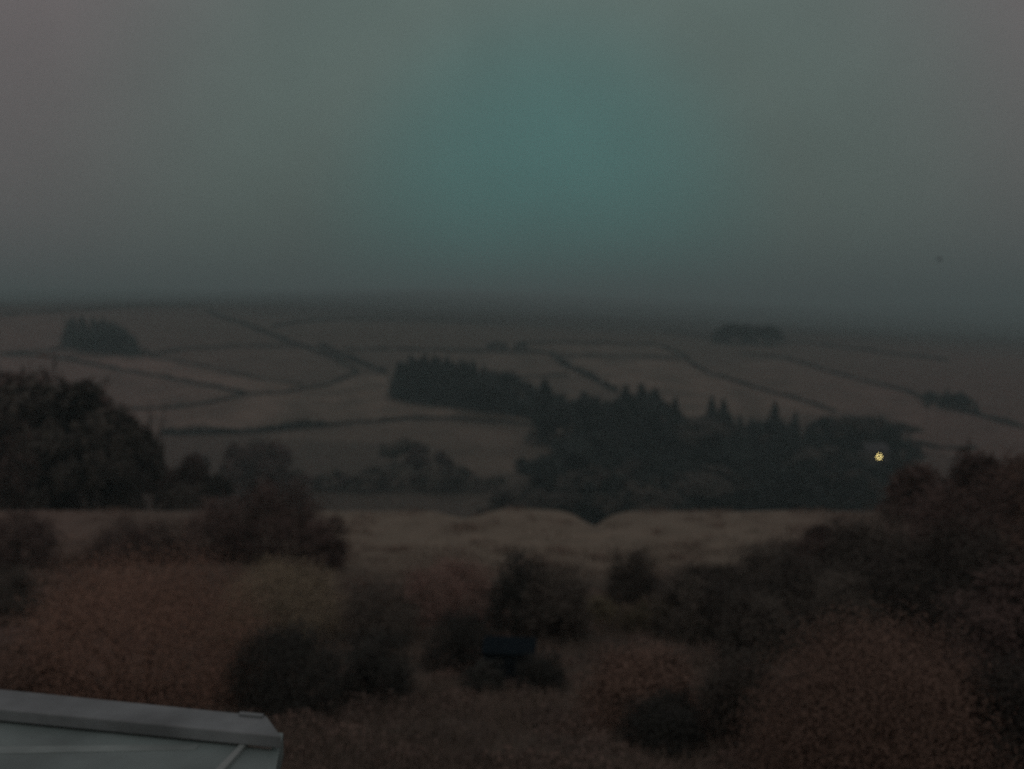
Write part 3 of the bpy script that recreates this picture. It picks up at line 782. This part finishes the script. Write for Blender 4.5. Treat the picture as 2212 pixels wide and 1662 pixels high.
# ------------------------------------------------------------------ flat roofed extension, bottom left
M['coping'] = plain_mat("pale_coping", (0.166, 0.198, 0.202), 0.6, 0.30, 2.2, bump=.2)
M['felt'] = plain_mat("roof_sheet", (0.165, 0.225, 0.217), 0.5, 0.28, 1.3, spec=0.4, bump=.15)
M['batten'] = plain_mat("pale_batten", (0.24, 0.290, 0.280), 0.45, 0.1, 4)
M['pale_strip'] = plain_mat('roof_pale_strip', (0.205, 0.265, 0.255), 0.5, 0.2, 3.0)
M['render'] = plain_mat("rendered_wall", (0.30, 0.29, 0.27), 0.9, 0.2, 2)
def on(px, py, z):
    d = ray(px, py); t = z/d[2]; return (d[0]*t, d[1]*t)
ZC, ZR = -3.00, -3.12
A0, A1 = on(0, 1488, ZC), on(576, 1546, ZC)
B0, B1 = on(0, 1541, ZC), on(608, 1590, ZC)
dx, dy = A1[0]-A0[0], A1[1]-A0[1]; Ld = math.hypot(dx, dy); ux, uy = dx/Ld, dy/Ld
A00 = (A0[0]-ux*3.5, A0[1]-uy*3.5); B00 = (B0[0]-ux*3.5, B0[1]-uy*3.5)
ext = empty("flat_roof_extension", (-3.0, 5.6, -5.7), "low flat-roofed extension with pale coping at the bottom left", "building")
off = Vector((-3.0, 5.6, -5.7))
def put(name, me, mat, parent=ext):
    o_ = link(name, me, parent, mat)
    if parent is ext: o_.location = -off
    return o_
cop = put("coping", prism("coping", [B00, B1, A1, A00], -3.10, ZC, .012), M['coping'])
put("fascia", prism("fascia", [(A00[0], A00[1]-.06), (B00[0], B00[1]+.06), (B1[0]-.09, B1[1]+.06), (A1[0]-.06, A1[1]-.06)][::-1], -3.42, -3.103), M['render'])
# little raised cap along the far lip near the end
e0 = on(520, 1541, ZC); e1 = on(574, 1546, ZC)
link("end_cap", prism("end_cap", [(e0[0], e0[1]-.05), (e1[0]-.01, e1[1]-.05), (e1[0]-.01, e1[1]-.012), (e0[0], e0[1]-.012)], ZC+.002, ZC+.022, .004), cop, M['coping'])
T0 = on(541, 1596, ZR); T1 = on(470, 1672, ZR)
tdx, tdy = (T1[0]-T0[0]), (T1[1]-T0[1]); tl = math.hypot(tdx, tdy); tx_, ty_ = tdx/tl, tdy/tl
Rr0 = on(604, 1594, ZR); Rr1 = on(590, 1664, ZR)
rl = math.hypot(Rr1[0]-Rr0[0], Rr1[1]-Rr0[1]); rx_, ry_ = (Rr1[0]-Rr0[0])/rl, (Rr1[1]-Rr0[1])/rl
YN = 3.2                                        # how far the roof runs back towards the house
def go(p, d, n): return (p[0]+d[0]*n, p[1]+d[1]*n)
hw = .05
Tl0 = (T0[0]-hw, T0[1]); Tr0 = (T0[0]+hw, T0[1])
nl = go(T0, (tx_, ty_), YN)
put("roof_sheet", prism("roof_sheet", [(B00[0], B00[1]+.16), (nl[0]-hw-4.6, nl[1]), (nl[0]-hw-.004, nl[1]), (T0[0]-.01, T0[1]+.16)], -3.30, ZR), M['felt'])
nr_ = go(Rr0, (rx_, ry_), YN)
put("roof_sheet", prism("roof_sheet", [(T0[0]+.01, T0[1]+.14), (nl[0]+hw+.004, nl[1]), (nr_[0], nr_[1]), (Rr0[0], Rr0[1]+.10)], -3.30, ZR-.012), M['felt'])
put("batten", prism("batten", [(T0[0]-.022, T0[1]), (nl[0]-hw*1.9, nl[1]), (nl[0]+hw*1.9, nl[1]), (T0[0]+.022, T0[1])], -3.28, ZR+.022, .01), M['batten'])
q0, q1 = on(-60, 1632, ZR), on(430, 1612, ZR)
put("pale_strip", prism("pale_strip", [(q0[0]-3, q0[1]-.02+.06), (q0[0]-3, q0[1]-.12), (q1[0], q1[1]-.06), (q1[0], q1[1]+.02)], ZR-.01, ZR+.006, .002), M['pale_strip'])  # thin pale strip lying across the roof sheet
put("wall", prism("wall", [(B00[0], B00[1]+.05), (nl[0]-4.7, nl[1]+.1), (nr_[0]-.1, nr_[1]+.1), (Rr0[0]-.12, Rr0[1]-.05)], -6.4, -3.31), M['render'])

# ------------------------------------------------------------------ bird in the sky
bx0, bz0 = top_at(2030, 562, 95)
bird = empty("bird", (bx0, 95, bz0), "small dark bird flying in the sky at the right", "bird", rz=.5)
M['feather'] = plain_mat("dark_feathers", (0.03, 0.03, 0.032), 0.7, 0.2)
bs = []
ys = np.linspace(-.24, .26, 9); rr = np.array([.01, .045, .07, .08, .078, .066, .05, .045, .012])
for k in range(8): bs.append(((0, ys[k], 0), (0, ys[k+1], 0), rr[k], rr[k+1]))
link("body", tube_mesh("body", bs, 8), bird, M['feather'])
for s in (-1, 1):
    V = [(s*.04, .10, .02), (s*.04, -.10, .02), (s*.24, .13, .20), (s*.24, -.08, .20), (s*.46, .0, .26), (s*.44, -.10, .26)]
    V += [(a_, b_, c_-.012) for a_, b_, c_ in V]
    me = bpy.data.meshes.new("wing"); me.from_pydata(V, [], [(0,1,3,2),(2,3,5,4),(6,8,9,7),(8,10,11,9),(0,2,8,6),(2,4,10,8),(1,7,9,3),(3,9,11,5),(4,5,11,10),(0,6,7,1)]); me.update()
    link("wing", me, bird, M['feather'])
V = [(-.03, -.22, 0), (.03, -.22, 0), (-.09, -.40, -.01), (.09, -.40, -.01)]; V += [(a_, b_, c_-.01) for a_, b_, c_ in V]
me = bpy.data.meshes.new("tail"); me.from_pydata(V, [], [(0,1,3,2),(4,6,7,5),(0,4,5,1),(2,3,7,6),(0,2,6,4),(1,5,7,3)]); me.update()
link("tail", me, bird, M['feather'])

# ------------------------------------------------------------------ rough grass and bracken (uncountable)
def blades(n, ylo, yhi, ulim, hlo, hhi, wd, seed):
    r = np.random.default_rng(seed)
    Y = np.exp(r.uniform(math.log(ylo), math.log(yhi), n*2)); X = r.uniform(-ulim, ulim, n*2)*(Y + 3)
    keep = wav(X, Y, .5, 55) + .5*wav(X, Y, 1.4, 56) > -.25
    X, Y = X[keep][:n], Y[keep][:n]; n = len(X)
    Z = H(X, Y) - .05
    h = r.uniform(hlo, hhi, n)*(.7 + .5*(wav(X, Y, .3, 57)+.5)); lean = r.normal(0, .45, (n, 2))
    a = r.uniform(0, math.pi, n); w_ = wd*(.6 + .8*r.random(n))*(Y/14)**.6
    p = np.stack([X, Y, Z], 1); s_ = np.stack([np.cos(a)*w_, np.sin(a)*w_, 0*a], 1)
    tip = p + np.stack([lean[:, 0]*h, lean[:, 1]*h, h], 1)
    V = np.stack([p - s_, p + s_, tip], 1).reshape(-1, 3)
    tt = np.clip(.5 + .4*wav(X, Y, .25, 58) + r.normal(0, .25, n), 0, 1)
    return mesh_np("rough_grass", V, np.arange(n*3).reshape(n, 3), np.repeat(tt, 3))
tag(link("rough_grass", blades(130000, 7.5, 58, .75, .18, .5, .010, 71), mat=M['grass']), "rough brown grass over the garden slope and near field", "grass", kind="stuff")
r_ = np.random.default_rng(91)
npch = 260
Yc = np.exp(r_.uniform(math.log(30), math.log(86), npch)); Xc = r_.uniform(-.7, .7, npch)*Yc
P = []
for x, y in zip(Xc, Yc):
    k = 70; sc0 = r_.uniform(.35, 1.0)
    q = np.stack([x + r_.normal(0, sc0, k), y + r_.normal(0, sc0, k), 0*np.zeros(k)], 1); q[:, 2] = H(q[:, 0], q[:, 1]) + r_.random(k)*sc0*.7; P.append(q)
P = np.vstack(P); N = r_.normal(0, .6, P.shape); N[:, 2] += .6
tag(link("bracken", leaf_mesh("bracken", P, N, r_.uniform(.12, .3, len(P)), r_.random(len(P)), .5, r_), mat=M['tan']), "patches of dead brown bracken over the near field", "bracken", kind="stuff")

r_ = np.random.default_rng(93)
npch = 340
Yc = np.exp(r_.uniform(math.log(8.6), math.log(36), npch)); Xc = r_.uniform(-.68, .68, npch)*Yc
ok = ~((Xc < -1.2) & (Yc < 9.5)); Xc, Yc = Xc[ok], Yc[ok]
P, T_ = [], []
for x, y in zip(Xc, Yc):
    k = int(r_.uniform(140, 320)); sc0 = r_.uniform(.22, .62)
    q = np.stack([x + r_.normal(0, sc0, k), y + r_.normal(0, sc0, k), np.zeros(k)], 1)
    d2 = ((q[:, 0]-x)**2 + (q[:, 1]-y)**2)/sc0**2
    q[:, 2] = H(q[:, 0], q[:, 1]) + (.25 + .75*r_.random(k))*sc0*1.0*np.exp(-d2*.5); P.append(q); T_.append(np.clip(r_.random() + r_.normal(0, .15, k), 0, 1))
P = np.vstack(P); T_ = np.concatenate(T_); N = r_.normal(0, .6, P.shape); N[:, 2] += .6
sz = r_.uniform(.04, .10, len(P)); asp = np.where(r_.random(len(P)) < .2, .1, .55); sz = np.where(asp < .2, sz*3.2, sz)
M['scrub'] = leaf_mat("low_scrub", (0.075, 0.064, 0.054), (0.175, 0.130, 0.105))
tag(link("undergrowth", leaf_mesh("undergrowth", P, N, sz, T_, asp, r_), mat=M['scrub']), "low brown scrub and bramble over the lower garden", "undergrowth", kind="stuff")

# ------------------------------------------------------------------ haze: one closed box of even, pale, thin air
HTOP = float(GZ.max()) + 12
hz = box_bm("haze", (-9000, -200, -90), (9000, 6600, HTOP))
hm = bpy.data.materials.new("haze"); hm.use_nodes = True; hn = hm.node_tree; hn.nodes.clear()
ho = hn.nodes.new("ShaderNodeOutputMaterial"); pv = hn.nodes.new("ShaderNodeVolumePrincipled")
pv.inputs['Color'].default_value = (0.48, 0.67, 0.67, 1); pv.inputs['Density'].default_value = 0.00066; pv.inputs['Anisotropy'].default_value = 0.2
hn.links.new(pv.outputs[0], ho.inputs['Volume'])
tag(link("haze", hz, mat=hm), "thin grey dusk haze filling the valley", "haze", kind="stuff")
